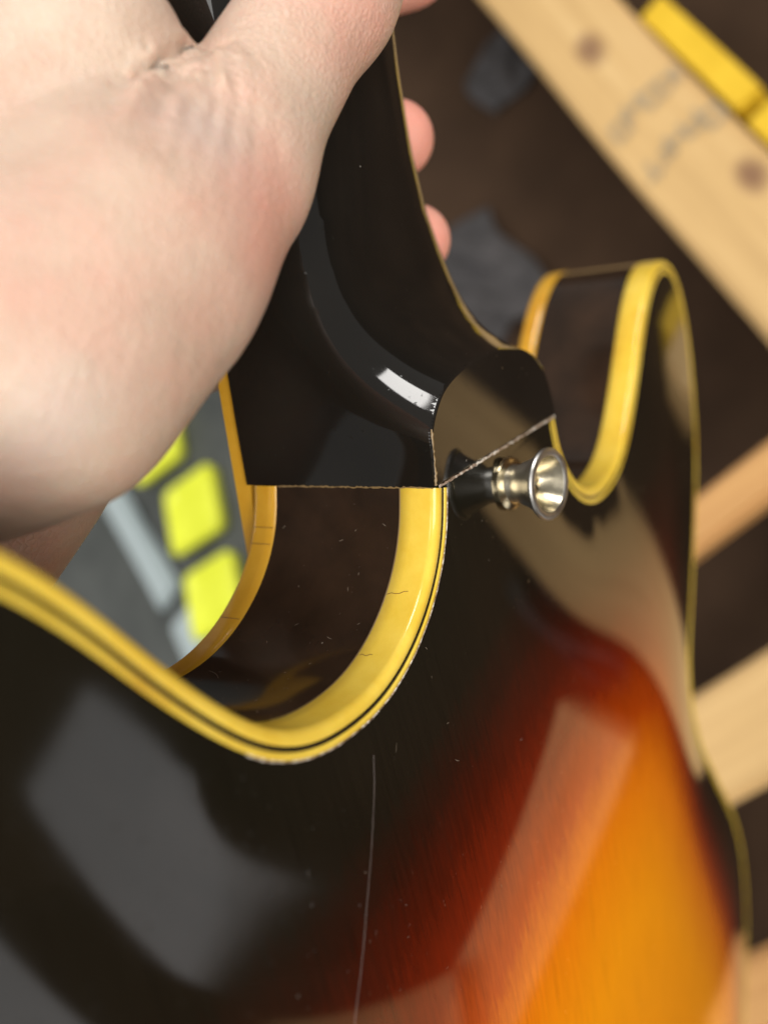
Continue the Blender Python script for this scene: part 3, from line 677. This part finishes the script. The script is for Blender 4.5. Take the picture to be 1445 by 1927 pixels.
def rail(x0, y0, x1, y1, w, h, label):
    L_ = math.hypot(x1-x0, y1-y0); o = timber('metal_rail', -L_/2, L_/2, -w/2, w/2, 0, h, m_rail, .006)
    o.location = ((x0+x1)/2, (y0+y1)/2, .0115); o.rotation_euler.z = math.atan2(y1-y0, x1-x0); tag(o, label, 'rail', 'pale rails on the mat'); return o
rail(-.70, -.755, -.465, -.700, .048, .012, 'pale blue grey metal rail left of the middle lime lid')
rail(-.440, -.690, -.25, -.672, .05, .010, 'short pale grey rail left of the lowest lime lid')

# ------------------------------------------------------------------ small floor things behind the neck
m_rag, ns, lk, b = mat('grey_cloth')
n = noise(ns, lk, 60, 4); r = ramp(ns, [(.3, (.030, .028, .028)), (.7, (.058, .054, .056))]); lk.new(n.outputs[0], r.inputs[0]); lk.new(r.outputs[0], b.inputs['Base Color']); b.inputs['Roughness'].default_value = .9
def rag(name, cx, cy, rx_, ry_, h, label, seed, material=m_rag):
    rr = np.random.default_rng(seed); n = 26; V = []; F = []; ph_ = rr.uniform(0, 6, 6)
    for i in range(n+1):
        for j in range(n+1):
            u_, v_ = i/n*2-1, j/n*2-1; e = 1+.12*math.sin(3*math.atan2(v_, u_)+ph_[0])
            z = h*max(0, 1-(u_*u_+v_*v_)*.5)*(.6+.4*math.sin(5*u_+ph_[1]+2*math.sin(3*v_+ph_[2]))) + .004
            V.append((cx+u_*rx_*e, cy+v_*ry_*e, z))
    for i in range(n):
        for j in range(n): k = i*(n+1)+j; F.append((k, k+1, k+n+2, k+n+1))
    o = mesh_obj(name, V, F, material); sm_ = o.modifiers.new('thickness', 'SOLIDIFY'); sm_.thickness = .003; tag(o, label, 'cloth', 'cloths on the floor'); return o
rag('crumpled_cloth', -.64, -.03, .035, .03, .015, 'small crumpled grey cloth on the dark floor beside the pallet beam', 3)
rag('crumpled_cloth', .060, .075, .022, .07, .06, 'blue grey cloth on the floor mirrored as a pale streak in the sunburst', 9)
rag('crumpled_cloth', -.47, -.16, .07, .05, .025, 'blue grey cloth on the floor between the neck and the right horn', 5)
m_brown, ns, lk, b = mat('brown_leather')
n = noise(ns, lk, 9, 4); r = ramp(ns, [(.3, (.035, .014, .007)), (.7, (.075, .032, .014))]); lk.new(n.outputs[0], r.inputs[0]); lk.new(r.outputs[0], b.inputs['Base Color']); b.inputs['Roughness'].default_value = .55
# unseen stand-in boxes to the right, shaped to give pale reflections in the lacquer
m_paper, ns, lk, b = mat('white_paper')
n = noise(ns, lk, 30, 3); r = ramp(ns, [(.3, (.70, .74, .80)), (.7, (.80, .83, .88))]); lk.new(n.outputs[0], r.inputs[0]); lk.new(r.outputs[0], b.inputs['Base Color']); b.inputs['Roughness'].default_value = .7
m_card, ns, lk, b = mat('dark_cardboard'); setin(b, Base_Color=(.035, .025, .018, 1), Roughness=.8, Specular_IOR_Level=.15)
def carton(pts, z, label):
    """low dark box with clipped corners and a white lid"""
    P_ = [Vector((x, y, 0)) for x, y in pts]; c = sum(P_, Vector((0, 0, 0)))/len(P_)
    rings = [(.97, .001), (.97, z-.006)]
    ring_pts = []
    for i in range(len(P_)):
        for t in (.06, .94): ring_pts.append(P_[i].lerp(P_[(i+1) % len(P_)], t))
    def shell(rings, name, material):
        V = []; F = []; n = len(ring_pts)
        for s_, zz in rings:
            for p in ring_pts: q = c+(p-c)*s_; V.append((q.x, q.y, zz))
        for k in range(len(rings)-1):
            for i in range(n): F.append((k*n+i, k*n+(i+1) % n, (k+1)*n+(i+1) % n, (k+1)*n+i))
        F.append(tuple(range(n))); F.append(tuple(range((len(rings)-1)*n, len(rings)*n)))
        return mesh_obj(name, V, F, material, smooth=False)
    root = shell(rings, 'cardboard_box', m_card); tag(root, label, 'box', 'boxes mirrored in the guitar back')
    lid = shell([(1.0, z-.0055), (1.0, z-.001), (.99, z)], 'lid', m_paper); lid.parent = root
    return root
carton([(.306, .255), (.276, .166), (.302, .132), (.430, .117), (.415, .260)], .12, 'stand-in box with a pale lid, mirrored grey in the lower left of the back')
carton([(.531, .262), (.523, .125), (.66, .11), (.68, .26)], .12, 'white lidded stand-in box mirrored in the bottom left corner of the guitar back')
